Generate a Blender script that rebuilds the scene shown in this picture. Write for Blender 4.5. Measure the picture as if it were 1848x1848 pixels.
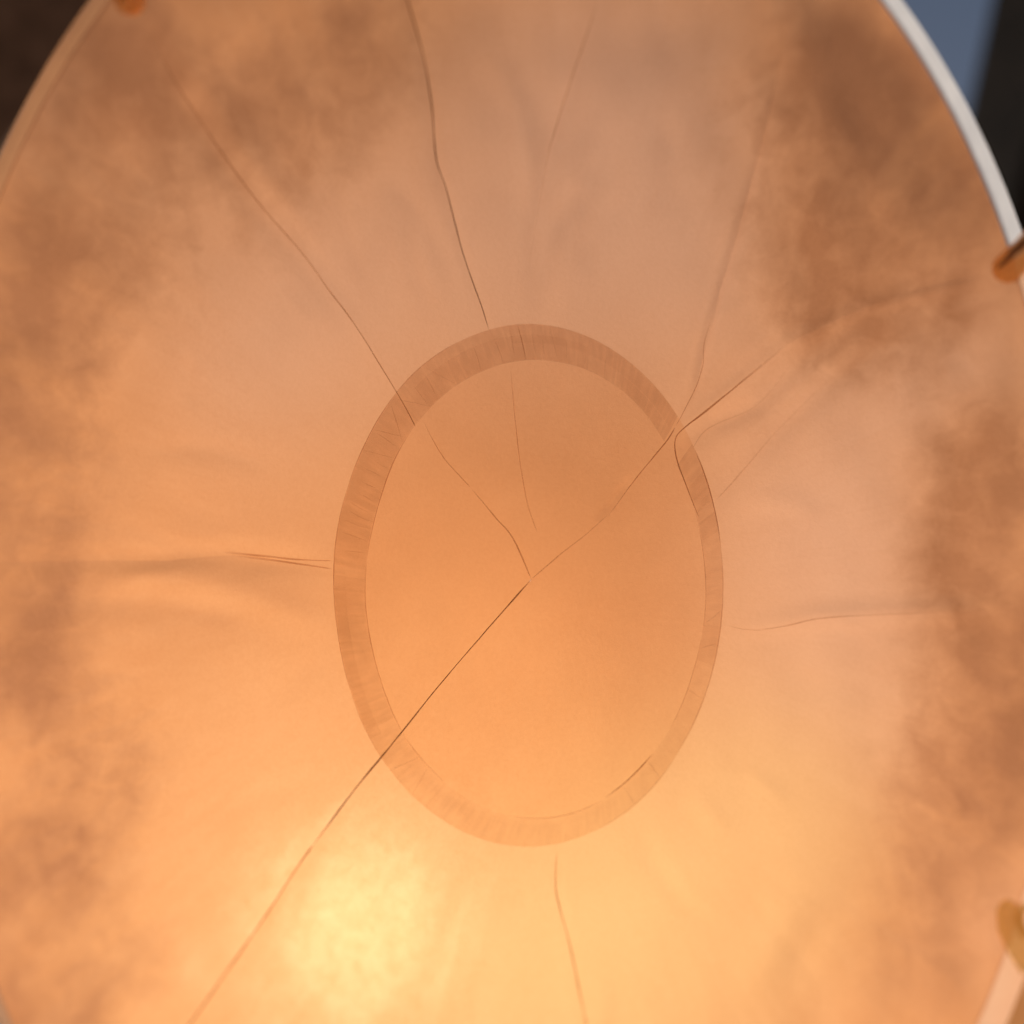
import bpy, bmesh, math, random
from mathutils import Vector, Matrix, noise
random.seed(7)
scene = bpy.context.scene
for o in list(bpy.data.objects): bpy.data.objects.remove(o)
col = scene.collection

# ------------------------------------------------------------------ camera
PITCH = math.radians(50)
HALF = math.tan(math.radians(30))            # 60 degree field of view
D = 1.6                                      # metres from the lens to the crown of the canopy
cam_d = bpy.data.cameras.new('camera')
cam = bpy.data.objects.new('camera', cam_d); col.objects.link(cam)
cam.location = (0, 0, 1.45)
cam.rotation_euler = (math.radians(90) + PITCH, 0, 0)
cam_d.sensor_fit = 'HORIZONTAL'; cam_d.angle = math.radians(60)
cam_d.clip_start = 0.02; cam_d.clip_end = 4000
cam_d.dof.use_dof = True; cam_d.dof.focus_distance = 1.59; cam_d.dof.aperture_fstop = 0.5
scene.camera = cam
ROT = cam.rotation_euler.to_matrix()
CROWN = Vector(cam.location) + ROT @ Vector((0, 0, -D))

# ------------------------------------------------------------------ sun and sky
S_LOC = Vector((-0.17, -0.50, -1.0)).normalized()   # towards the sun, canopy frame
S = (ROT @ S_LOC).normalized()
elev = math.asin(S.z); azim = math.atan2(S.x, S.y)
sd = bpy.data.lights.new('sun', 'SUN'); sd.energy = 4.6; sd.angle = math.radians(0.6); sd.color = (1, 0.87, 0.70)
sun = bpy.data.objects.new('sun', sd); col.objects.link(sun)
sun.rotation_euler = S.to_track_quat('Z', 'Y').to_euler(); sun.location = S * 20
w = bpy.data.worlds.new('World'); scene.world = w; w.use_nodes = True
wn = w.node_tree.nodes; bg = wn['Background']
sky = wn.new('ShaderNodeTexSky'); sky.sky_type = 'NISHITA'; sky.sun_disc = False
sky.dust_density = 5.0; sky.air_density = 1.0; sky.ozone_density = 0.6
sky.sun_elevation = elev; sky.sun_rotation = azim
w.node_tree.links.new(sky.outputs[0], bg.inputs[0]); bg.inputs[1].default_value = 0.12
scene.view_settings.view_transform = 'Standard'; scene.view_settings.look = 'None'
scene.view_settings.gamma = 1; scene.view_settings.exposure = -0.54
scene.render.engine = 'CYCLES'
scene.cycles.transparent_max_bounces = 24

# ------------------------------------------------------------------ materials
def newmat(name):
    m = bpy.data.materials.new(name); m.use_nodes = True
    nt = m.node_tree; nt.nodes.clear()
    return m, nt, nt.nodes.new('ShaderNodeOutputMaterial')
def N(nt, t, **kw):
    n = nt.nodes.new(t)
    for k, v in kw.items(): setattr(n, k, v)
    return n
def ramp(nt, src, stops):
    r = N(nt, 'ShaderNodeValToRGB'); e = r.color_ramp.elements
    while len(e) < len(stops): e.new(0.5)
    for el, (p, c) in zip(e, stops):
        el.position = p; el.color = (*c, 1)
    nt.links.new(src, r.inputs[0]); return r.outputs[0]

def cloth(name, lo, hi, refl, trans=0.62, scatter=0.0, scale=9):
    """thin translucent cloth: tinted translucency, a matt front and a little forward scatter"""
    m, nt, out = newmat(name); L = nt.links.new
    tc = N(nt, 'ShaderNodeTexCoord')
    n1 = N(nt, 'ShaderNodeTexNoise'); n1.inputs['Scale'].default_value = scale; n1.inputs['Detail'].default_value = 6; n1.inputs['Distortion'].default_value = 0.6
    n2 = N(nt, 'ShaderNodeTexNoise'); n2.inputs['Scale'].default_value = 260; n2.inputs['Detail'].default_value = 3
    L(tc.outputs['Object'], n1.inputs['Vector']); L(tc.outputs['Object'], n2.inputs['Vector'])
    mix = N(nt, 'ShaderNodeMath', operation='MULTIPLY_ADD'); mix.inputs[1].default_value = 0.22
    sub = N(nt, 'ShaderNodeMath', operation='SUBTRACT'); L(n2.outputs[0], sub.inputs[0]); sub.inputs[1].default_value = 0.5
    L(sub.outputs[0], mix.inputs[0]); L(n1.outputs[0], mix.inputs[2])
    fa = N(nt, 'ShaderNodeAttribute'); fa.attribute_name = 'fibre'
    n4 = N(nt, 'ShaderNodeTexNoise'); n4.inputs['Scale'].default_value = 1.0; n4.inputs['Detail'].default_value = 5; n4.inputs['Distortion'].default_value = 0.5
    L(fa.outputs['Vector'], n4.inputs['Vector'])
    s4 = N(nt, 'ShaderNodeMath', operation='MULTIPLY_ADD'); L(n4.outputs[0], s4.inputs[0]); s4.inputs[1].default_value = 0.55; s4.inputs[2].default_value = -0.275
    sep = N(nt, 'ShaderNodeSeparateXYZ'); L(fa.outputs['Vector'], sep.inputs[0])
    s5 = N(nt, 'ShaderNodeMath', operation='MULTIPLY'); L(s4.outputs[0], s5.inputs[0]); L(sep.outputs[2], s5.inputs[1])
    s6 = N(nt, 'ShaderNodeMath', operation='ADD'); L(mix.outputs[0], s6.inputs[0]); L(s5.outputs[0], s6.inputs[1])
    c = ramp(nt, s6.outputs[0], [(0.22, lo), (0.78, hi)])
    b = N(nt, 'ShaderNodeBump'); b.inputs['Strength'].default_value = 0.10; b.inputs['Distance'].default_value = 0.002
    L(n2.outputs[0], b.inputs['Height'])
    t = N(nt, 'ShaderNodeBsdfTranslucent'); L(c, t.inputs[0]); L(b.outputs[0], t.inputs['Normal'])
    d = N(nt, 'ShaderNodeBsdfDiffuse'); d.inputs[0].default_value = (*refl, 1); L(b.outputs[0], d.inputs['Normal'])
    mx = N(nt, 'ShaderNodeMixShader'); mx.inputs[0].default_value = trans
    L(d.outputs[0], mx.inputs[1]); L(t.outputs[0], mx.inputs[2])
    last = mx
    if scatter:
        r = N(nt, 'ShaderNodeBsdfRefraction'); r.inputs['IOR'].default_value = 1.3; r.inputs['Roughness'].default_value = 0.88
        n3 = N(nt, 'ShaderNodeTexNoise'); n3.inputs['Scale'].default_value = 26; n3.inputs['Detail'].default_value = 5; L(tc.outputs['Object'], n3.inputs['Vector'])
        L(ramp(nt, n3.outputs[0], [(0.3, (0.72, 0.56, 0.27)), (0.68, (1.0, 0.82, 0.44))]), r.inputs[0])
        m2 = N(nt, 'ShaderNodeMixShader'); m2.inputs[0].default_value = scatter
        L(mx.outputs[0], m2.inputs[1]); L(r.outputs[0], m2.inputs[2]); last = m2
    L(last.outputs[0], out.inputs[0]); return m

def sheer(name, gel, dif, f, trl=0.5, worn=False):
    """very thin second layer: tints what is behind it, scatters a little"""
    m, nt, out = newmat(name); L = nt.links.new
    tc = N(nt, 'ShaderNodeTexCoord'); n1 = N(nt, 'ShaderNodeTexNoise'); n1.inputs['Scale'].default_value = 14; n1.inputs['Detail'].default_value = 6
    L(tc.outputs['Object'], n1.inputs['Vector'])
    c = ramp(nt, n1.outputs[0], [(0.3, tuple(x * 0.985 for x in gel)), (0.7, tuple(min(1, x * 1.015) for x in gel))])
    tr = N(nt, 'ShaderNodeBsdfTransparent'); L(c, tr.inputs[0])
    d = N(nt, 'ShaderNodeBsdfDiffuse'); d.inputs[0].default_value = (*dif, 1)
    t = N(nt, 'ShaderNodeBsdfTranslucent'); t.inputs[0].default_value = (*dif, 1)
    a = N(nt, 'ShaderNodeMixShader'); a.inputs[0].default_value = trl; L(d.outputs[0], a.inputs[1]); L(t.outputs[0], a.inputs[2])
    mx = N(nt, 'ShaderNodeMixShader'); mx.inputs[0].default_value = f
    L(tr.outputs[0], mx.inputs[1]); L(a.outputs[0], mx.inputs[2])
    if not worn:
        L(mx.outputs[0], out.inputs[0]); return m
    at_ = N(nt, 'ShaderNodeAttribute'); at_.attribute_name = 'wear'; clear = N(nt, 'ShaderNodeBsdfTransparent')
    m3 = N(nt, 'ShaderNodeMixShader'); L(at_.outputs['Fac'], m3.inputs[0]); L(mx.outputs[0], m3.inputs[1]); L(clear.outputs[0], m3.inputs[2])
    L(m3.outputs[0], out.inputs[0]); return m

def matt(name, lo, hi, scale=12, rough=0.8, bump=0.4, dist=0.01, detail=8):
    m, nt, out = newmat(name); L = nt.links.new
    tc = N(nt, 'ShaderNodeTexCoord'); n1 = N(nt, 'ShaderNodeTexNoise'); n1.inputs['Scale'].default_value = scale; n1.inputs['Detail'].default_value = detail
    L(tc.outputs['Object'], n1.inputs['Vector'])
    c = ramp(nt, n1.outputs[0], [(0.3, lo), (0.7, hi)])
    p = N(nt, 'ShaderNodeBsdfPrincipled'); L(c, p.inputs['Base Color']); p.inputs['Roughness'].default_value = rough; p.inputs['Specular IOR Level'].default_value = 0.12
    b = N(nt, 'ShaderNodeBump'); b.inputs['Strength'].default_value = bump; b.inputs['Distance'].default_value = dist
    L(n1.outputs[0], b.inputs['Height']); L(b.outputs[0], p.inputs['Normal']); L(p.outputs[0], out.inputs[0]); return m

def hide():
    """rawhide: translucent, fibrous, with brown pigment clouds, pale bloom, a painted yellow glow and a forward scattering lobe"""
    m, nt, out = newmat('rawhide'); L = nt.links.new
    tc = N(nt, 'ShaderNodeTexCoord'); V = tc.outputs['Object']
    def noi(scale, det, dist=0.0, vec=None, stretch=None, rot=0.0):
        n = N(nt, 'ShaderNodeTexNoise'); n.inputs['Scale'].default_value = scale; n.inputs['Detail'].default_value = det; n.inputs['Distortion'].default_value = dist
        src = vec or V
        if stretch:
            mp = N(nt, 'ShaderNodeMapping'); mp.inputs['Scale'].default_value = stretch; mp.inputs['Rotation'].default_value = (0, 0, rot); L(src, mp.inputs[0]); src = mp.outputs[0]
        L(src, n.inputs['Vector']); return n.outputs[0]
    def mth(op, a, b, c=None, clamp=False):
        n = N(nt, 'ShaderNodeMath', operation=op); n.use_clamp = clamp
        for k, v in enumerate((a, b, c)):
            if v is None: continue
            if isinstance(v, (int, float)): n.inputs[k].default_value = v
            else: L(v, n.inputs[k])
        return n.outputs[0]
    def mixc(f, a, b):
        n = N(nt, 'ShaderNodeMix', data_type='RGBA', blend_type='MIX'); L(f, n.inputs['Factor'])
        for v, sck in ((a, n.inputs['A']), (b, n.inputs['B'])):
            if isinstance(v, tuple): sck.default_value = (*v, 1)
            else: L(v, sck)
        return n.outputs['Result']
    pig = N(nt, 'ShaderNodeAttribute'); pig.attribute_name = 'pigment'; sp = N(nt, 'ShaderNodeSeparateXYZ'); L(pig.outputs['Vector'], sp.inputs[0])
    fib = N(nt, 'ShaderNodeAttribute'); fib.attribute_name = 'fibre'
    sf = N(nt, 'ShaderNodeSeparateXYZ'); L(fib.outputs['Vector'], sf.inputs[0])
    ra = noi(1.0, 6, 1.3, fib.outputs['Vector'])                       # fibres running out from the middle
    ra = mth('MULTIPLY_ADD', mth('SUBTRACT', ra, 0.5), sf.outputs[2], 0.5)
    di = noi(6.5, 5, 0.7, None, (1.0, 0.42, 1.0), 0.6)                   # fibres lying across
    bl = noi(4.2, 6, 0.8)
    gr = noi(150, 3); gr2 = noi(420, 2)
    # brown pigment clouds
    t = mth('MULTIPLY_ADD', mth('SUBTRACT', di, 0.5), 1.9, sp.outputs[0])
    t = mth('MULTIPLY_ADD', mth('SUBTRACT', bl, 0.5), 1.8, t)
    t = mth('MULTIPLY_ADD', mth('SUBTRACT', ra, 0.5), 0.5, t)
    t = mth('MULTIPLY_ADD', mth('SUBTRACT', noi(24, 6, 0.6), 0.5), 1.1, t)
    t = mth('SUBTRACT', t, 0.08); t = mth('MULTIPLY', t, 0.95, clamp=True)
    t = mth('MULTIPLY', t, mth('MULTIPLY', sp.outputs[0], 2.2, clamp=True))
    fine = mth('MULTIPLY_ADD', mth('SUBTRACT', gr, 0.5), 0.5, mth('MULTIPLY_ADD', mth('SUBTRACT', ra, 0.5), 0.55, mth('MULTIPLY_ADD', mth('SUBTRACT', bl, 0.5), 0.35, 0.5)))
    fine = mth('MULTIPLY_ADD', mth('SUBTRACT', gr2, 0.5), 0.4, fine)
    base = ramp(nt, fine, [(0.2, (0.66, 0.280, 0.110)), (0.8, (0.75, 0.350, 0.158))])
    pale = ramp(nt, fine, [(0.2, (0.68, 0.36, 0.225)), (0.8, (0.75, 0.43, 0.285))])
    thin = ramp(nt, fine, [(0.2, (0.80, 0.46, 0.20)), (0.8, (0.88, 0.54, 0.25))])  # brighter yellow: the backlit glow painted into the hide colour
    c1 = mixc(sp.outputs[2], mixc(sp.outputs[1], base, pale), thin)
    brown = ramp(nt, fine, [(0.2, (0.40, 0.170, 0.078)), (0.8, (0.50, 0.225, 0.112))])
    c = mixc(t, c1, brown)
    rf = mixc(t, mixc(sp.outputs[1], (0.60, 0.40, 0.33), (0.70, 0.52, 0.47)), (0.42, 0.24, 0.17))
    b = N(nt, 'ShaderNodeBump'); b.inputs['Strength'].default_value = 0.22; b.inputs['Distance'].default_value = 0.003
    L(fine, b.inputs['Height'])
    tl = N(nt, 'ShaderNodeBsdfTranslucent'); L(c, tl.inputs[0]); L(b.outputs[0], tl.inputs['Normal'])
    d = N(nt, 'ShaderNodeBsdfDiffuse'); L(rf, d.inputs[0]); L(b.outputs[0], d.inputs['Normal'])
    mx = N(nt, 'ShaderNodeMixShader'); mx.inputs[0].default_value = 0.66; L(d.outputs[0], mx.inputs[1]); L(tl.outputs[0], mx.inputs[2])
    last = mx
    sc = mixc(t, ramp(nt, fine, [(0.3, (0.80, 0.60, 0.26)), (0.7, (1.0, 0.80, 0.40))]), (0.30, 0.16, 0.06))
    hm = ramp(nt, mth('ADD', mth('MULTIPLY', noi(40, 6, 0.5), 0.8), mth('MULTIPLY', ra, 0.2)), [(0.34, (0.55, 0.44, 0.27)), (0.66, (1.0, 0.88, 0.62))])
    for wgt, ro, ior, sc in ((0.012, 1.0, 1.35, sc), (0.0030, 0.60, 1.3, hm)):
        rr = N(nt, 'ShaderNodeBsdfRefraction'); rr.inputs['IOR'].default_value = ior; rr.inputs['Roughness'].default_value = ro; L(sc, rr.inputs[0])
        m2 = N(nt, 'ShaderNodeMixShader'); m2.inputs[0].default_value = wgt; L(last.outputs[0], m2.inputs[1]); L(rr.outputs[0], m2.inputs[2]); last = m2
    L(last.outputs[0], out.inputs[0]); return m
M_panel = hide()
M_white = cloth('white_hem', (0.50, 0.53, 0.60), (0.62, 0.65, 0.72), (0.66, 0.70, 0.78), 0.6, 0, 20)
M_tan = cloth('tan_hem', (0.44, 0.25, 0.15), (0.52, 0.31, 0.19), (0.60, 0.42, 0.33), 0.5, 0, 20)
M_tanl = cloth('brown_hide_edge', (0.50, 0.24, 0.115), (0.60, 0.30, 0.15), (0.42, 0.28, 0.22), 0.66, 0, 20)
M_val = cloth('brown_valance', (0.40, 0.18, 0.07), (0.48, 0.22, 0.09), (0.42, 0.24, 0.14), 0.6, 0, 12)
M_patch = sheer('crown_patch_sheer', (0.975, 0.91, 0.835), (0.7, 0.42, 0.25), 0.03)
M_band = sheer('crown_band_sheer', (0.905, 0.88, 0.87), (0.45, 0.27, 0.17), 0.08, 0.5, True)
M_crease = sheer('crease_shadowless_fold', (0.84, 0.74, 0.66), (0.35, 0.2, 0.12), 0.15)
M_seam = sheer('brown_thread', (0.55, 0.36, 0.20), (0.20, 0.10, 0.045), 0.55, 0.2, True)
M_seam_m = sheer('faded_thread', (0.80, 0.66, 0.54), (0.3, 0.16, 0.09), 0.25, 0.3, True)
M_seam_f = sheer('pale_thread', (0.90, 0.83, 0.78), (0.4, 0.23, 0.14), 0.10, 0.4, True)
def nub(name, lo, hi, scale=120):
    m = matt(name, lo, hi, scale, 0.7, 0.8, 0.004, 4); p = [n for n in m.node_tree.nodes if n.type == 'BSDF_PRINCIPLED'][0]
    p.inputs['Subsurface Weight'].default_value = 0.4; p.inputs['Subsurface Scale'].default_value = 0.02; p.inputs['Subsurface Radius'].default_value = (1.0, 0.5, 0.2)
    return m
M_tick = sheer('pressed_crease', (0.95, 0.92, 0.90), (0.4, 0.23, 0.14), 0.04, 0.4, True)
M_toggle = nub('orange_toggle', (0.55, 0.16, 0.03), (0.96, 0.52, 0.2))
M_toggle_y = sheer('yellow_toggle', (0.99, 0.95, 0.78), (0.96, 0.70, 0.30), 0.42, 0.5)
M_toggle_o = sheer('smooth_orange_toggle', (0.99, 0.86, 0.66), (0.97, 0.56, 0.22), 0.6, 0.5)
M_peach = cloth('peach_hem', (0.74, 0.44, 0.28), (0.80, 0.50, 0.33), (0.8, 0.6, 0.5), 0.62, 0, 12)
M_strap = matt('brown_strap', (0.16, 0.075, 0.035), (0.28, 0.14, 0.07), 60)
M_bark = matt('dark_bark', (0.07, 0.042, 0.03), (0.17, 0.105, 0.075), 9, 0.9, 0.8, 0.03)
M_beam = matt('black_timber', (0.006, 0.005, 0.005), (0.02, 0.015, 0.013), 6, 0.9, 0.4)
M_ground = matt('earth', (0.34, 0.27, 0.23), (0.46, 0.38, 0.33), 1.5, 0.95, 0.5, 0.03)

# ------------------------------------------------------------------ helpers
def obj(name, verts, faces, mat, parent=None, smooth=True):
    me = bpy.data.meshes.new(name); me.from_pydata([tuple(v) for v in verts], [], faces)
    me.update()
    if smooth: me.polygons.foreach_set('use_smooth', [True] * len(me.polygons))
    me.materials.append(mat)
    o = bpy.data.objects.new(name, me); col.objects.link(o)
    if parent: o.parent = parent
    return o
def tag(o, label=None, cat=None, kind=None, group=None):
    if label: o['label'] = label
    if cat: o['category'] = cat
    if kind: o['kind'] = kind
    if group: o['group'] = group
    return o
def tube_mesh(pts, rad, seg=8, V=None, F=None):
    V = [] if V is None else V; F = [] if F is None else F
    base = len(V); n = len(pts)
    ref = Vector((0.13, 0.31, 0.94))
    for i, p in enumerate(pts):
        t = (pts[min(i + 1, n - 1)] - pts[max(i - 1, 0)]).normalized()
        a = t.cross(ref).normalized(); b = t.cross(a)
        for k in range(seg):
            an = 2 * math.pi * k / seg
            V.append(p + (a * math.cos(an) + b * math.sin(an)) * rad[i])
    for i in range(n - 1):
        for k in range(seg):
            k2 = (k + 1) % seg
            F.append((base + i * seg + k, base + i * seg + k2, base + (i + 1) * seg + k2, base + (i + 1) * seg + k))
    F.append(tuple(base + k for k in reversed(range(seg)))); F.append(tuple(base + (n - 1) * seg + k for k in range(seg)))
    return V, F

# ------------------------------------------------------------------ the canopy's surface (canopy frame: x right, y up, z to the viewer)
HUBX, HUBY = 957, 1048
AX, AY, SX, SY = 0.80, 1.12, 0.20, 0.60
WR = [  # drawn folds: centre line (design points), half width, depth
    ([(20, 1012), (300, 1012), (430, 1000), (595, 1024)], 26, 0.0035),
    ([(120, 1035), (330, 1045), (480, 1090), (600, 1135)], 34, -0.0035),
    ([(60, 1065), (300, 1085), (500, 1120)], 36, 0.003),
    ([(1250, 805), (1290, 765), (1370, 730), (1440, 660), (1540, 590)], 20, 0.0026),
    ([(1290, 905), (1400, 780), (1500, 690), (1640, 590)], 26, 0.0030),
    ([(1330, 1140), (1480, 1115), (1700, 1105), (1840, 1100)], 22, -0.0030),
    ([(260, 40), (400, 280), (540, 450), (640, 585)], 26, 0.0016),
    ([(310, 60), (430, 260), (560, 430)], 30, -0.0016),
    ([(960, 560), (985, 440), (1040, 330)], 20, 0.0016),
    ([(1000, 560), (1040, 400), (1090, 200)], 24, -0.0018),
    ([(1390, 1830), (1480, 1680), (1560, 1590)], 30, 0.0012),
    ([(1330, 1830), (1420, 1660), (1500, 1560)], 34, -0.0012),
    ([(760, 1830), (800, 1700), (850, 1560)], 20, 0.0008),
    ([(860, 1840), (880, 1700), (900, 1560)], 20, -0.0007),
    ([(640, 1840), (700, 1700)], 16, 0.0006),
    ([(300, 1500), (440, 1445), (600, 1400)], 20, 0.0016),
    ([(335, 640), (350, 740)], 14, 0.0014),
    ([(1020, 150), (985, 280), (950, 500)], 16, 0.0016),
]
WR += [  # narrow ridges pressed in beside the seams
    ([(1235, 735), (1256, 700), (1273, 620), (1302, 520), (1330, 420), (1358, 325), (1385, 230), (1410, 110)], 8, 0.0036),
    ([(1227, 748), (1246, 700), (1262, 620), (1290, 520), (1317, 420), (1345, 325), (1372, 230)], 8, -0.0020),
    ([(720, 715), (640, 585), (540, 450), (450, 345), (330, 170), (260, 50)], 12, -0.0016),
    ([(884, 600), (835, 455), (787, 285), (768, 120), (736, 0)], 9, 0.0014),
    ([(695, 1360), (600, 1477), (480, 1652), (345, 1845)], 11, 0.0016),
    ([(1080, 938), (1138, 860)], 8, 0.0040),
    ([(1005, 1535), (1003, 1600), (1030, 1712), (1058, 1848)], 9, 0.0012),
    ([(1220, 790), (1270, 745), (1420, 622), (1560, 555), (1790, 500)], 14, -0.0018),
]
for k in range(46):
    a = random.uniform(0, 2 * math.pi); r0 = random.uniform(1.05, 1.7); l_ = random.uniform(0.2, 0.7); bend = random.uniform(-0.12, 0.12)
    WR.append(([(955 + 351 * math.cos(a + bend * u * u) * (r0 + l_ * u), 1050 - 471 * math.sin(a + bend * u * u) * (r0 + l_ * u)) for u in (0, 0.33, 0.66, 1)], random.uniform(9, 24), random.choice((-1, 1)) * random.uniform(0.0005, 0.0012)))
WRB = []
for pl, w_, dp in WR:
    xs = [p[0] for p in pl]; ys = [p[1] for p in pl]; e = w_ * 3
    WRB.append((pl, w_, dp * (2.2 if w_ >= 14 else 1.0), min(xs) - e, max(xs) + e, min(ys) - e, max(ys) + e))
def seg_d(px, py, a, b):
    vx, vy = b[0] - a[0], b[1] - a[1]; l = vx * vx + vy * vy
    t = max(0, min(1, ((px - a[0]) * vx + (py - a[1]) * vy) / l))
    return math.hypot(px - a[0] - t * vx, py - a[1] - t * vy), t
def folds(px, py):
    z = 0
    for pl, w_, dp, x0, x1, y0, y1 in WRB:
        if not (x0 < px < x1 and y0 < py < y1): continue
        best, bi, bt = 1e9, 0, 0
        for i in range(len(pl) - 1):
            d_, t_ = seg_d(px, py, pl[i], pl[i + 1])
            if d_ < best: best, bi, bt = d_, i, t_
        if best < w_ * 3:
            u = (bi + bt) / (len(pl) - 1); fade = min(1, (0.12 + u * (1 - u) * 4))
            z += dp * fade * math.exp(-(best / w_) ** 2)
    # broad slack of the cloth, growing towards the rim
    r = math.hypot((px - 930) / 1059, (py - 1060) / 1450)
    z -= 0.072 * math.exp(-((px - 955) ** 2 + (py - 1040) ** 2 * 0.6) / 230 ** 2)   # the crown is pushed up into a soft peak
    z += 0.016 * min(1, r * r) * noise.noise(Vector((px / 230, py / 330, 3.1)))
    z += 0.004 * min(1, r) * noise.noise(Vector((px / 80, py / 130, 9.1)))
    return z
def at(px, py, lift=0.0, fold=True):
    nx = (px - 924) / 924 * HALF; ny = (924 - py) / 924 * HALF
    z = 0.1
    for _ in range(25):
        d_ = D - z
        z = SX * (nx * d_ / AX) ** 2 + SY * (ny * d_ / AY) ** 2
    if fold: z += folds(px, py)
    z += lift
    return Vector((nx * (D - z), ny * (D - z), z))

RCX, RCY, RA, RB = 893, 1075, 1026, 1462
def rim_r(ang):          # distance from the crown to the rim, design units
    dx, dy = math.cos(ang), -math.sin(ang)
    ox, oy = HUBX - RCX, HUBY - RCY
    a = (dx / RA) ** 2 + (dy / RB) ** 2; b = 2 * (ox * dx / RA ** 2 + oy * dy / RB ** 2); c = (ox / RA) ** 2 + (oy / RB) ** 2 - 1
    return (-b + math.sqrt(b * b - 4 * a * c)) / (2 * a)
def polar(p):
    a = math.atan2(-(p[1] - HUBY), p[0] - HUBX); return a, math.hypot(p[0] - HUBX, p[1] - HUBY)

# seams: way points, thread drawn from index .., thread material, width at each end (design units)
SEAMS = {
    'right': dict(p=[(1312, 1129), (1360, 1137), (1420, 1129), (1480, 1116), (1580, 1110), (1700, 1105), (1900, 1098)], draw=[(0, 5)], m=['f'], w=(1.5, 3.2)),
    'upper_right': dict(p=[(1030, 985), (1090, 926), (1219, 790), (1270, 745), (1340, 688), (1420, 622), (1560, 555), (1800, 490)], draw=None),
    'upper_right_inner': dict(p=[(1010, 985), (1090, 900), (1222, 760), (1253, 705), (1270, 640), (1300, 520), (1355, 330), (1400, 150), (1430, 0)], draw=None),
    'top_right': dict(p=[(972, 960), (950, 900), (938, 830), (928, 740), (930, 640), (948, 520), (985, 290), (1032, 145), (1080, 0)], draw=None),
    'top': dict(p=[(930, 900), (905, 700), (884, 600), (868, 550), (835, 455), (805, 340), (787, 285), (780, 200), (768, 120), (750, 50), (736, 0), (720, -80)], draw=[(2, 11)], m=['s'], w=(2.0, 3.4)),
    'upper_left': dict(p=[(925, 970), (870, 900), (800, 825), (750, 768), (720, 715), (640, 585), (540, 450), (450, 345), (330, 170), (250, 20)], draw=None),
    'left': dict(p=[(760, 1035), (602, 1027), (500, 1012), (420, 1002), (300, 1012), (0, 1015)], draw=[(1, 3)], m=['f'], w=(2.2, 5)),
    'lower_left': dict(p=[(880, 1135), (790, 1240), (695, 1360), (600, 1477), (540, 1560), (480, 1652), (410, 1752), (345, 1845), (280, 1930)], draw=None),
    'bottom': dict(p=[(985, 1300), (1005, 1535), (1003, 1600), (1012, 1645), (1030, 1712), (1058, 1848), (1085, 1960)], draw=[(1, 6)], m=['m'], w=(2.0, 3.0)),
}
ORDER = list(SEAMS)
def seam_angle(name, s):
    """angle of a seam at radius fraction s"""
    pts = []
    for p in SEAMS[name]['p']:
        a, r = polar(p); pts.append((r / rim_r(a), a))
    pts = [pts[0]] + [q for i, q in enumerate(pts[1:]) if q[0] > pts[i][0]]
    base = pts[0][1]
    pts = [(x, base + ((a - base + math.pi) % (2 * math.pi) - math.pi)) for x, a in pts]
    if s <= pts[0][0]: return pts[0][1]
    for (s0, a0), (s1, a1) in zip(pts, pts[1:]):
        if s <= s1: return a0 + (a1 - a0) * (s - s0) / (s1 - s0)
    (s0, a0), (s1, a1) = pts[-2:]
    return a1 + (a1 - a0) / max(1e-6, s1 - s0) * (s - s1) * 0.5

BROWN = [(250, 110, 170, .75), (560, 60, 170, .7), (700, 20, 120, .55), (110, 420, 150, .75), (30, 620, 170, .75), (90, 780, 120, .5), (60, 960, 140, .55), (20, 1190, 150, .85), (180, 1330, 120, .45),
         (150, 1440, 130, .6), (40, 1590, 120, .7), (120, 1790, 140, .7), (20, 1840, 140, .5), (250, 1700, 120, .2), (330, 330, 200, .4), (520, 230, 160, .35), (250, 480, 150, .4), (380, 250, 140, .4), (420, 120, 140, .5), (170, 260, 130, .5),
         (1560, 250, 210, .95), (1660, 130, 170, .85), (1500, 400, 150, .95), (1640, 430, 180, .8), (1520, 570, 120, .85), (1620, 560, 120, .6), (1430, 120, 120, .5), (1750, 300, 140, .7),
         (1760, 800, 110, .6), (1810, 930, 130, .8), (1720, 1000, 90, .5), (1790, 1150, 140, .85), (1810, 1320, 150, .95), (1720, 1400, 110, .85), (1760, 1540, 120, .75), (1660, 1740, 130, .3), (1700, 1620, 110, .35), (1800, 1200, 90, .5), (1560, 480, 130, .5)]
GLOW = [(1230, 1650, 300, .8), (1380, 1480, 240, .6), (1050, 1780, 260, .6), (640, 1640, 170, .5)]  # where the sun's glow along the bottom is painted in as colour
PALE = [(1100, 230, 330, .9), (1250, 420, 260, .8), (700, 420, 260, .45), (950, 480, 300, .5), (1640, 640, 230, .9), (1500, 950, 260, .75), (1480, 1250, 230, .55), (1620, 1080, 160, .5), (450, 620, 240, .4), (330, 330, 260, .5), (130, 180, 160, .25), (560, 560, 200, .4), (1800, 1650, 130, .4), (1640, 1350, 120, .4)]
def pigment(px, py):  # hide colour masks; the last one is the painted backlight glow
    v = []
    for lst in (BROWN, PALE, GLOW):
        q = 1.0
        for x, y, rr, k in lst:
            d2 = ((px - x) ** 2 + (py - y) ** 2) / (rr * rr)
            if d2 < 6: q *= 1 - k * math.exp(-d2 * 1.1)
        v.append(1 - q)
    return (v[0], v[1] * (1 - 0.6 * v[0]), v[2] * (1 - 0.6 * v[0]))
canopy = bpy.data.objects.new('hide_drum', None); col.objects.link(canopy)
canopy.matrix_world = Matrix.Translation(CROWN) @ ROT.to_4x4()
tag(canopy, 'large oval translucent orange hide drum with radiating creases and a sheer ring at its centre', 'drum')

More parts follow.
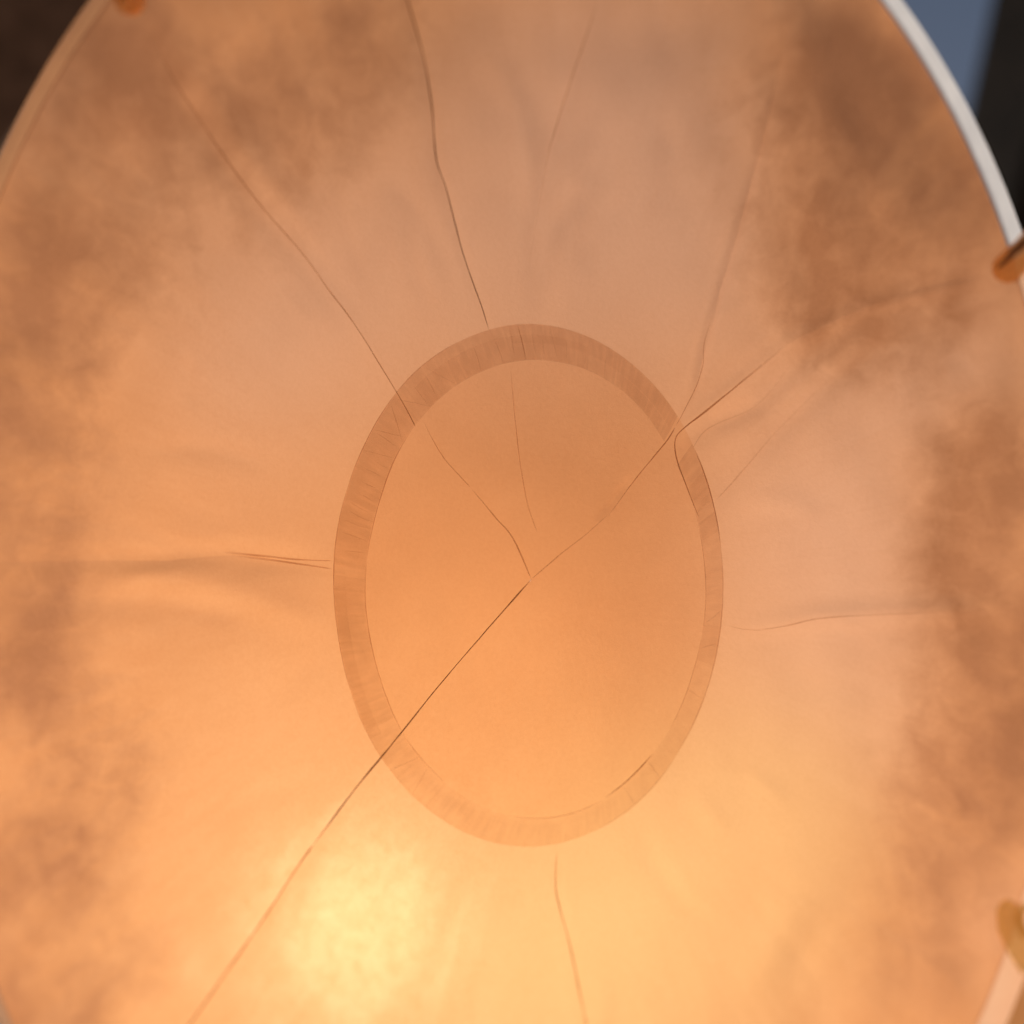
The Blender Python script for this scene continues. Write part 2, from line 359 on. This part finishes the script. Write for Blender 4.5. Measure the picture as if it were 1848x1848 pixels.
# panels of cloth between the seams
NS = 170
for i, nm in enumerate(ORDER):
    nx_ = ORDER[(i + 1) % len(ORDER)]
    mid0 = seam_angle(nm, 0.6); mid1 = seam_angle(nx_, 0.6)
    while mid1 < mid0: mid1 += 2 * math.pi
    nt_ = max(8, int((mid1 - mid0) * 96))
    V, F, FB, PG = [], [], [], []
    for si in range(NS + 1):
        s = max(0.0008, si / NS)
        a0 = seam_angle(nm, s); a1 = seam_angle(nx_, s)
        while a1 - a0 > math.pi * 1.2: a1 -= 2 * math.pi
        while a1 < a0 - 0.05: a1 += 2 * math.pi
        for ti in range(nt_ + 1):
            t = ti / nt_; a = a0 + (a1 - a0) * t; r = s * rim_r(a)
            bul = 0.006 * max(0, min(1, (s - 0.38) * 2.2)) * math.sin(math.pi * t) ** 0.8 * min(1, (1 - s) * 6) if 0 < t < 1 else 0
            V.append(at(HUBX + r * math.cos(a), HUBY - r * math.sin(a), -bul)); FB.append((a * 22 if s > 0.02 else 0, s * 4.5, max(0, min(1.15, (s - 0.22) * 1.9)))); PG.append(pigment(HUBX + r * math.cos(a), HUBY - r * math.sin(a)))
    for si in range(NS):
        for ti in range(nt_):
            k = si * (nt_ + 1) + ti
            F.append((k, k + nt_ + 1, k + nt_ + 2, k + 1))
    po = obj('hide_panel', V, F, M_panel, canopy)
    fb = po.data.attributes.new('fibre', 'FLOAT_VECTOR', 'POINT')
    fb.data.foreach_set('vector', [q for v in FB for q in v])
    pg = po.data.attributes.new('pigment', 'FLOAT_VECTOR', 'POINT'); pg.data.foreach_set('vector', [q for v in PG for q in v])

# crown patch and its band: thin second layers sewn to the viewer's side
def ell(cx, cy, a, b, an): return (cx + a * math.cos(an), cy - b * math.sin(an))
OUT = (953.5, 1056.5, 351.5, 471.5); INN = (966, 1063, 306, 413)
def outer(an):
    x, y = ell(*OUT, an); j = 2.5 * noise.noise(Vector((math.cos(an) * 2.2, math.sin(an) * 2.2, 1)))
    return x + j * math.cos(an), y - j * math.sin(an)
def inner(an):
    x, y = ell(*INN, an); j = 4 * noise.noise(Vector((math.cos(an) * 2.5, math.sin(an) * 2.5, 7)))
    return x + j * math.cos(an), y - j * math.sin(an)
V, F = [at(OUT[0], OUT[1], 0.003, False)], []
NA, NR = 160, 24
for ri in range(1, NR + 1):
    for k in range(NA):
        an = 2 * math.pi * k / NA; x, y = outer(an); f = ri / NR
        V.append(at(OUT[0] + (x - OUT[0]) * f, OUT[1] + (y - OUT[1]) * f, 0.004))
for k in range(NA): F.append((0, 1 + k, 1 + (k + 1) % NA))
for ri in range(NR - 1):
    for k in range(NA):
        b0 = 1 + ri * NA; k2 = (k + 1) % NA
        F.append((b0 + k, b0 + NA + k, b0 + NA + k2, b0 + k2))
patch = tag(obj('centre_patch', V, F, M_patch, canopy), 'sheer oval patch inside the ring')

def strip(edge_a, edge_b, a0, a1, n, lift, across=3):
    V, F = [], []
    for k in range(n + 1):
        an = a0 + (a1 - a0) * k / n
        p, q = edge_a(an), edge_b(an)
        for j in range(across + 1):
            f = j / across
            V.append(at(p[0] + (q[0] - p[0]) * f, p[1] + (q[1] - p[1]) * f, lift))
    for k in range(n):
        for j in range(across):
            b0 = k * (across + 1) + j
            F.append((b0, b0 + 1, b0 + across + 2, b0 + across + 1))
    return V, F
# the band is open where the upper right fold crosses it
R_ = math.radians
def ell_ang(x, y): return math.atan2(-(y - OUT[1]) / OUT[3], (x - OUT[0]) / OUT[2])
g1 = ell_ang(1222, 752); g0 = ell_ang(1250, 800)
band = obj('centre_band', *strip(outer, inner, g1, g0 + 2 * math.pi, 640, 0.0075, 7), M_band, canopy)
bw = band.data.attributes.new('wear', 'FLOAT', 'POINT')
for k in range(641):
    an = g1 + (g0 + 2 * math.pi - g1) * k / 640
    up = 0.5 + 0.5 * math.sin(an); lf = 0.5 - 0.5 * math.cos(an)
    gk = 0.25 + 0.75 * max(up, lf * 0.9)
    for j in range(8):
        q = 0.30 + 0.42 * up + 0.20 * lf + gk * (0.30 * noise.noise(Vector((an * 7, j * 0.35, 1))) + 0.42 * noise.noise(Vector((an * 30, j * 0.22, 4))) + 0.40 * noise.noise(Vector((an * 75, j * 0.18, 8))))
        q *= 1.08 - (0.75 * (1 - up) ** 2 if j == 7 else 0) - (0.4 * (1 - up) ** 2 if j == 6 else 0)
        bw.data[k * 8 + j].value = 1 - max(0.05, min(1, q))
tag(band, 'darker sheer ring round the centre patch')

def line(name, pts, wid, mat, parent, lift=0.0, wob=0.6, sub=6, fade=(0.02, 0.3)):
    """a thread lying on the cloth; wid in design units (start, end)"""
    P, R = [], []
    # smooth the way points
    q = []
    for i in range(len(pts) - 1):
        p0 = pts[max(0, i - 1)]; p1 = pts[i]; p2 = pts[i + 1]; p3 = pts[min(len(pts) - 1, i + 2)]
        for k in range(sub):
            t = k / sub
            q.append(tuple(0.5 * (2 * p1[c] + (p2[c] - p0[c]) * t + (2 * p0[c] - 5 * p1[c] + 4 * p2[c] - p3[c]) * t * t + (3 * p1[c] - p0[c] - 3 * p2[c] + p3[c]) * t ** 3) for c in (0, 1)))
    q.append(pts[-1])
    for i, (x, y) in enumerate(q):
        u = i / (len(q) - 1)
        jx = wob * noise.noise(Vector((x * 0.03, y * 0.03, 5))); jy = wob * noise.noise(Vector((x * 0.03, y * 0.03, 11)))
        p = at(x + jx, y + jy, lift)
        wd = wid[0] + (wid[1] - wid[0]) * u
        wd *= 0.8 + 0.5 * noise.noise(Vector((x * 0.02, y * 0.02, 2)))
        end = min(1, min(u, 1 - u) * 12 + 0.25)
        P.append(p); R.append(max(0.15, wd) * 0.5 * end * HALF / 924 * (D - p.z))
    V, F = tube_mesh(P, R, 6)
    o = obj(name, V, F, mat, parent)
    at_ = o.data.attributes.new('wear', 'FLOAT', 'POINT'); n = len(P)
    for i in range(n):
        u = i / (n - 1); k = 1.0
        if fade[0]: k *= min(1, u / fade[0])
        if fade[1]: k *= min(1, (1 - u) / fade[1])
        k *= 0.85 + 0.4 * noise.noise(P[i] * 22)
        for j in range(6): at_.data[i * 6 + j].value = 1 - max(0, min(1, k))
    return o
MS = {'s': M_seam, 'm': M_seam_m, 'f': M_seam_f}
for nm in ORDER:
    d_ = SEAMS[nm]
    if d_['draw']:
        for (a, b), m_ in zip(d_['draw'], d_['m']):
            line('seam', d_['p'][a:b + 1], d_['w'], MS[m_], canopy, 0.003, fade=(0.1, 0.5 if m_ == 'f' else 0.02))
# seams that change strength along their way
line('seam', [(959, 1045), (880, 1135), (790, 1240), (718, 1330), (640, 1425), (560, 1532)], (1.9, 3.2), M_seam, canopy, 0.009, fade=(0, 0.12))
line('seam', [(566, 1524), (540, 1560), (480, 1652), (410, 1752), (345, 1845), (280, 1930)], (3.6, 3.6), M_seam_m, canopy, 0.004, fade=(0.1, 0))
line('seam', [(959, 1045), (1000, 1010), (1030, 986), (1065, 958), (1100, 926)], (1.8, 1.4), M_seam_m, canopy, 0.009, fade=(0.02, 0.6))
line('seam', [(1095, 935), (1135, 880), (1160, 848), (1200, 800), (1219, 770)], (1.6, 2.8), M_seam_m, canopy, 0.009, fade=(0.4, 0.1))
line('seam', [(1219, 770), (1253, 705), (1268, 660), (1271, 620), (1285, 570)], (2.0, 1.5), M_seam_f, canopy, 0.004)
line('seam', [(959, 1045), (925, 970), (895, 935), (850, 880)], (2.2, 2.0), M_seam_m, canopy, 0.009)
line('seam', [(850, 880), (800, 825), (765, 762)], (2.0, 1.5), M_seam_f, canopy, 0.009)
line('seam', [(750, 770), (720, 715), (640, 585), (590, 520)], (2.0, 1.4), M_seam_m, canopy, 0.009)
line('seam', [(640, 585), (600, 532), (540, 450), (450, 345), (330, 170), (270, 60)], (2, 5), M_seam_f, canopy, 0.003)
line('seam', [(970, 960), (952, 910), (938, 830), (928, 740), (921, 660)], (1.2, 2.0), M_seam_f, canopy, 0.009)
line('seam', [(948, 520), (985, 300), (1000, 240), (1032, 140), (1080, 0)], (1.4, 2.4), M_seam_f, canopy, 0.003, fade=(0.5, 0.1))
line('seam', [(1262, 935), (1240, 880), (1222, 830), (1219, 792), (1240, 768), (1270, 745), (1340, 688), (1420, 622)], (2.0, 4.0), M_seam_m, canopy, 0.010)
line('seam', [(1250, 808), (1270, 780), (1300, 762), (1370, 728), (1440, 640)], (1.8, 4.0), M_tick, canopy, 0.004, fade=(0.02, 0.7))
line('seam', [(1290, 905), (1340, 850), (1400, 780), (1500, 680)], (1.6, 4.0), M_tick, canopy, 0.004, fade=(0.1, 0.7))
line('seam', [(600, 1012), (540, 1010), (470, 1003), (400, 996)], (2.0, 5.0), M_seam_f, canopy, 0.003)

# stitched edges of the band and small creases pressed into it
def arc(fn, a0, a1, n=10): return [fn(a0 + (a1 - a0) * k / n) for k in range(n + 1)]
for a0, a1, w_, m_ in ((8, 32, 2.2, 'm'), (-40, 9, 2.2, 'f'), (133, 158, 2.2, 'f'), (158, 206, 2.2, 'f'), (110, 134, 1.6, 'f'), (206, 222, 1.4, 'f'), (-72, -40, 1.4, 'f')):
    line('edge_stitch', arc(outer, R_(a0), R_(a1), 14), (w_, w_), MS[m_], band, 0.009, 0.3, 3, fade=(0.25, 0.25))
for a0, a1, w_, m_ in ((-12, 16, 1.8, 'f'), (-38, -12, 1.8, 'f'), (-66, -46, 2.4, 'm'), (-100, -66, 1.3, 'f'), (136, 172, 2.2, 'f'), (172, 220, 2.2, 'f'), (220, 238, 1.6, 'f')):
    line('edge_stitch', arc(inner, R_(a0), R_(a1), 14), (w_, w_), MS[m_], band, 0.009, 0.3, 3, fade=(0.25, 0.25))
def across(deg, f0=0.05, f1=0.95, skew=0.0, w_=1.6, m_=None):
    a = R_(deg); p, q = outer(a + skew), inner(a - skew)
    A = (p[0] + (q[0] - p[0]) * f0, p[1] + (q[1] - p[1]) * f0); B = (p[0] + (q[0] - p[0]) * f1, p[1] + (q[1] - p[1]) * f1)
    C = ((A[0] + B[0]) / 2 + random.uniform(-1.5, 1.5), (A[1] + B[1]) / 2 + random.uniform(-1.5, 1.5))
    line('crease', [A, C, B], (w_, w_), m_ or M_seam_f, band, 0.0095, 0.8, 4, fade=(0.3, 0.3))
for dg in (124, 128, 134, 143, 149, 152, 155, 158, 161, 163, 165, 168, 171.5): across(dg, random.uniform(0.1, 0.5), random.uniform(0.8, 0.98), random.uniform(-.01, .01), random.uniform(1.0, 2.0), M_tick)
for dg in (66, 73, 79, 83, 86.5, 89.5, 96, 101, 108): across(dg, random.uniform(0.05, 0.4), random.uniform(0.85, 1.0), random.uniform(-.012, .012), random.uniform(1.0, 1.8), M_tick)
across(93.2, 0.0, 1.0, 0, 2.2)
for dg, sk in ((120, 0.05), (131, 0.06), (138, -0.05), (141, 0.04), (147, 0.03), (-7, .03), (-14, .02), (-26, .0), (-48, 0.01), (-58, .02), (226, -.02), (232, .02)): across(dg, 0.02, 0.98, sk, 1.6, M_tick)
# darker doubled stretches of the tape
def tape(a0, a1, f0, f1, m_=M_crease):
    ea = lambda an: tuple(outer(an)[c] + (inner(an)[c] - outer(an)[c]) * f0 for c in (0, 1))
    eb = lambda an: tuple(outer(an)[c] + (inner(an)[c] - outer(an)[c]) * f1 for c in (0, 1))
    obj('tape_layer', *strip(ea, eb, R_(a0), R_(a1), 40, 0.0105, 2), M_tape, band)
M_tape = sheer('tape_layer_sheer', (0.975, 0.96, 0.95), (0.45, 0.27, 0.17), 0.02)
tape(41, 96, 0.02, 0.52); tape(44, 60, 0.55, 0.97); tape(72, 128, 0.3, 0.98); tape(133, 175.3, 0.03, 0.97); tape(177.6, 214, 0.03, 0.97); tape(180, 216, 0.02, 0.40); tape(-9, -18, 0.03, 0.97); tape(12, 16.5, 0.05, 0.95); tape(19, 26, 0.05, 0.95)

# hem along the rim, one length between each pair of toggles
def rim_pt(a, out_=0.0): r = rim_r(a) + out_; return (HUBX + r * math.cos(a), HUBY - r * math.sin(a))
def hem(a0, a1, wid, mat, label=None, turn=1.0):
    n = 60; V, F = [], []
    prof = [(-1.5, 0.001), (wid * 0.15, 0.002 * turn), (wid * 0.5, -0.008 * turn), (wid * 0.85, -0.022 * turn), (wid, -0.034 * turn)]
    for k in range(n + 1):
        a = a0 + (a1 - a0) * k / n
        sc = -10 * math.sin(math.pi * k / n) * 0
        for o_, l_ in prof:
            V.append(at(*rim_pt(a, o_ + sc), l_))
    m_ = len(prof)
    for k in range(n):
        for j in range(m_ - 1):
            F.append((k * m_ + j, k * m_ + (j + 1) % m_, (k + 1) * m_ + (j + 1) % m_, (k + 1) * m_ + j))
    o = obj('rim', V, F, mat, canopy)
    if label: o['label'] = label
    return o
def ang_to(x, y): return math.atan2(-(y - HUBY), x - HUBX)
a_r = ang_to(1830, 470); a_tl = ang_to(205, -25); a_lr = ang_to(1850, 1690)
hem(a_r, a_tl - 0.9 + 0.0, 34, M_white, 'pale grey rim strip along the upper right rim')
hem(a_tl - 0.9, a_tl, 36, M_tan)
hem(a_tl, math.pi, 30, M_tanl, 'brown bare edge on the upper left rim', 0.0)
hem(math.pi, math.pi * 1.5, 40, M_tan)
hem(math.pi * 1.5, 2 * math.pi + a_lr, 52, M_peach, 'peach strip on the lower right rim', 0.1)
hem(a_lr, a_r, 46, M_peach, None, 0.1)
# brown valance behind the lower right rim
V, F = [], []
n = 40
for k in range(n + 1):
    a = -1.1 + 1.0 * k / n
    for j, o_ in enumerate((30, 70, 120, 200)):
        V.append(at(*rim_pt(a, o_), -0.03 - 0.03 * j, False))
for k in range(n):
    for j in range(3): F.append((k * 4 + j, k * 4 + j + 1, k * 4 + j + 5, k * 4 + j + 4))
tag(obj('valance', V, F, M_val, canopy), 'plain brown valance beyond the lower right rim')

# toggles holding the rim
def lump(pts, rad, mat, name, parent, amp, frq, seg=20, seed=0):
    P, Rr = [], []
    n = 26
    for k in range(n + 1):
        u = k / n * (len(pts) - 1); i = min(int(u), len(pts) - 2); f = u - i
        P.append(pts[i].lerp(pts[i + 1], f)); r = rad[i] + (rad[i + 1] - rad[i]) * f
        e = k / n
        if e > 0.78: r *= math.sqrt(max(0.0, 1 - ((e - 0.78) / 0.225) ** 2))
        Rr.append(max(r, 0.0004))
    V, F = tube_mesh(P, Rr, seg)
    V = [v + (v - P[min(i // seg, n)]) * amp * noise.noise(v * frq + Vector((seed, 0, 0))) for i, v in enumerate(V)]
    return obj(name, V, F, mat, parent)
def P3(x, y, l): return at(x, y, l, False)
t1 = lump([P3(205, -75, 0.05), P3(222, -40, 0.05), P3(241, 27, 0.045)], [0.030, 0.026, 0.018], M_toggle, 'toggle', canopy, 0.22, 150)
tag(t1, 'rough orange brown toggle at the top left rim')
t2 = lump([P3(1905, 390, 0.05), P3(1860, 440, 0.05), P3(1828, 475, 0.045), P3(1802, 504, 0.04)], [0.016, 0.019, 0.022, 0.022], M_toggle_o, 'toggle', canopy, 0.10, 90, seed=4)
tag(t2, 'orange round ended toggle below the white hem')
V, F = [], []
sp = [P3(1912, 372, 0.075), P3(1868, 420, 0.075), P3(1832, 452, 0.07), P3(1800, 486, 0.055)]
V, F = tube_mesh(sp, [0.009, 0.008, 0.006, 0.002], 10)
obj('strap', V, F, M_strap, t2)
t3 = lump([P3(1868, 1745, 0.03), P3(1845, 1712, 0.03), P3(1826, 1675, 0.03), P3(1818, 1624, 0.03)], [0.020, 0.019, 0.018, 0.016], M_toggle_y, 'toggle', canopy, 0.08, 60, seed=8)
tag(t3, 'yellow toggle at the lower right rim')
lp = [P3(1848, 1690, 0.035), P3(1838, 1660, 0.04), P3(1846, 1638, 0.04), P3(1866, 1634, 0.04), P3(1880, 1660, 0.035)]
V, F = tube_mesh(lp, [0.006] * 5, 8); obj('loop', V, F, M_toggle_y, t3)

# ------------------------------------------------------------------ ground
g = 600
tag(obj('ground', [(-g, -g, 0), (g, -g, 0), (g, g, 0), (-g, g, 0)], [(0, 1, 2, 3)], M_ground), kind='structure')

# ------------------------------------------------------------------ background timbers high behind the canopy
def ray(px, py, dist):
    v = Vector(((px - 924) / 924 * HALF, (924 - py) / 924 * HALF, -1)).normalized()
    return Vector(cam.location) + ROT @ v * dist
def beam(name, a, b, w_, h_, mat, label, cat):
    d_ = (b - a).normalized(); s_ = d_.cross(Vector((0, 0, 1))).normalized(); u_ = s_.cross(d_)
    bm = bmesh.new(); vs = []
    for p in (a, b):
        for x, y in ((-1, -1), (1, -1), (1, 1), (-1, 1)): vs.append(bm.verts.new(p - a + s_ * x * w_ + u_ * y * h_))
    for f in ((0, 1, 2, 3), (7, 6, 5, 4), (0, 4, 5, 1), (1, 5, 6, 2), (2, 6, 7, 3), (3, 7, 4, 0)): bm.faces.new([vs[i] for i in f])
    bmesh.ops.recalc_face_normals(bm, faces=bm.faces); bmesh.ops.bevel(bm, geom=bm.edges[:], offset=0.012, segments=2, affect='EDGES')
    me = bpy.data.meshes.new(name); bm.to_mesh(me); bm.free(); me.materials.append(mat)
    o = bpy.data.objects.new(name, me); col.objects.link(o); o.location = a
    return tag(o, label, cat)
beam('timber_beam', ray(2110, -420, 9.0), ray(1880, 430, 9.0), 0.6, 0.55, M_beam, 'blurred near black timber behind the upper right rim', 'beam')
beam('timber_beam', ray(-360, 560, 9.0), ray(270, -420, 9.0), 0.7, 0.9, M_bark, 'blurred dark brown timber behind the upper left rim', 'beam')
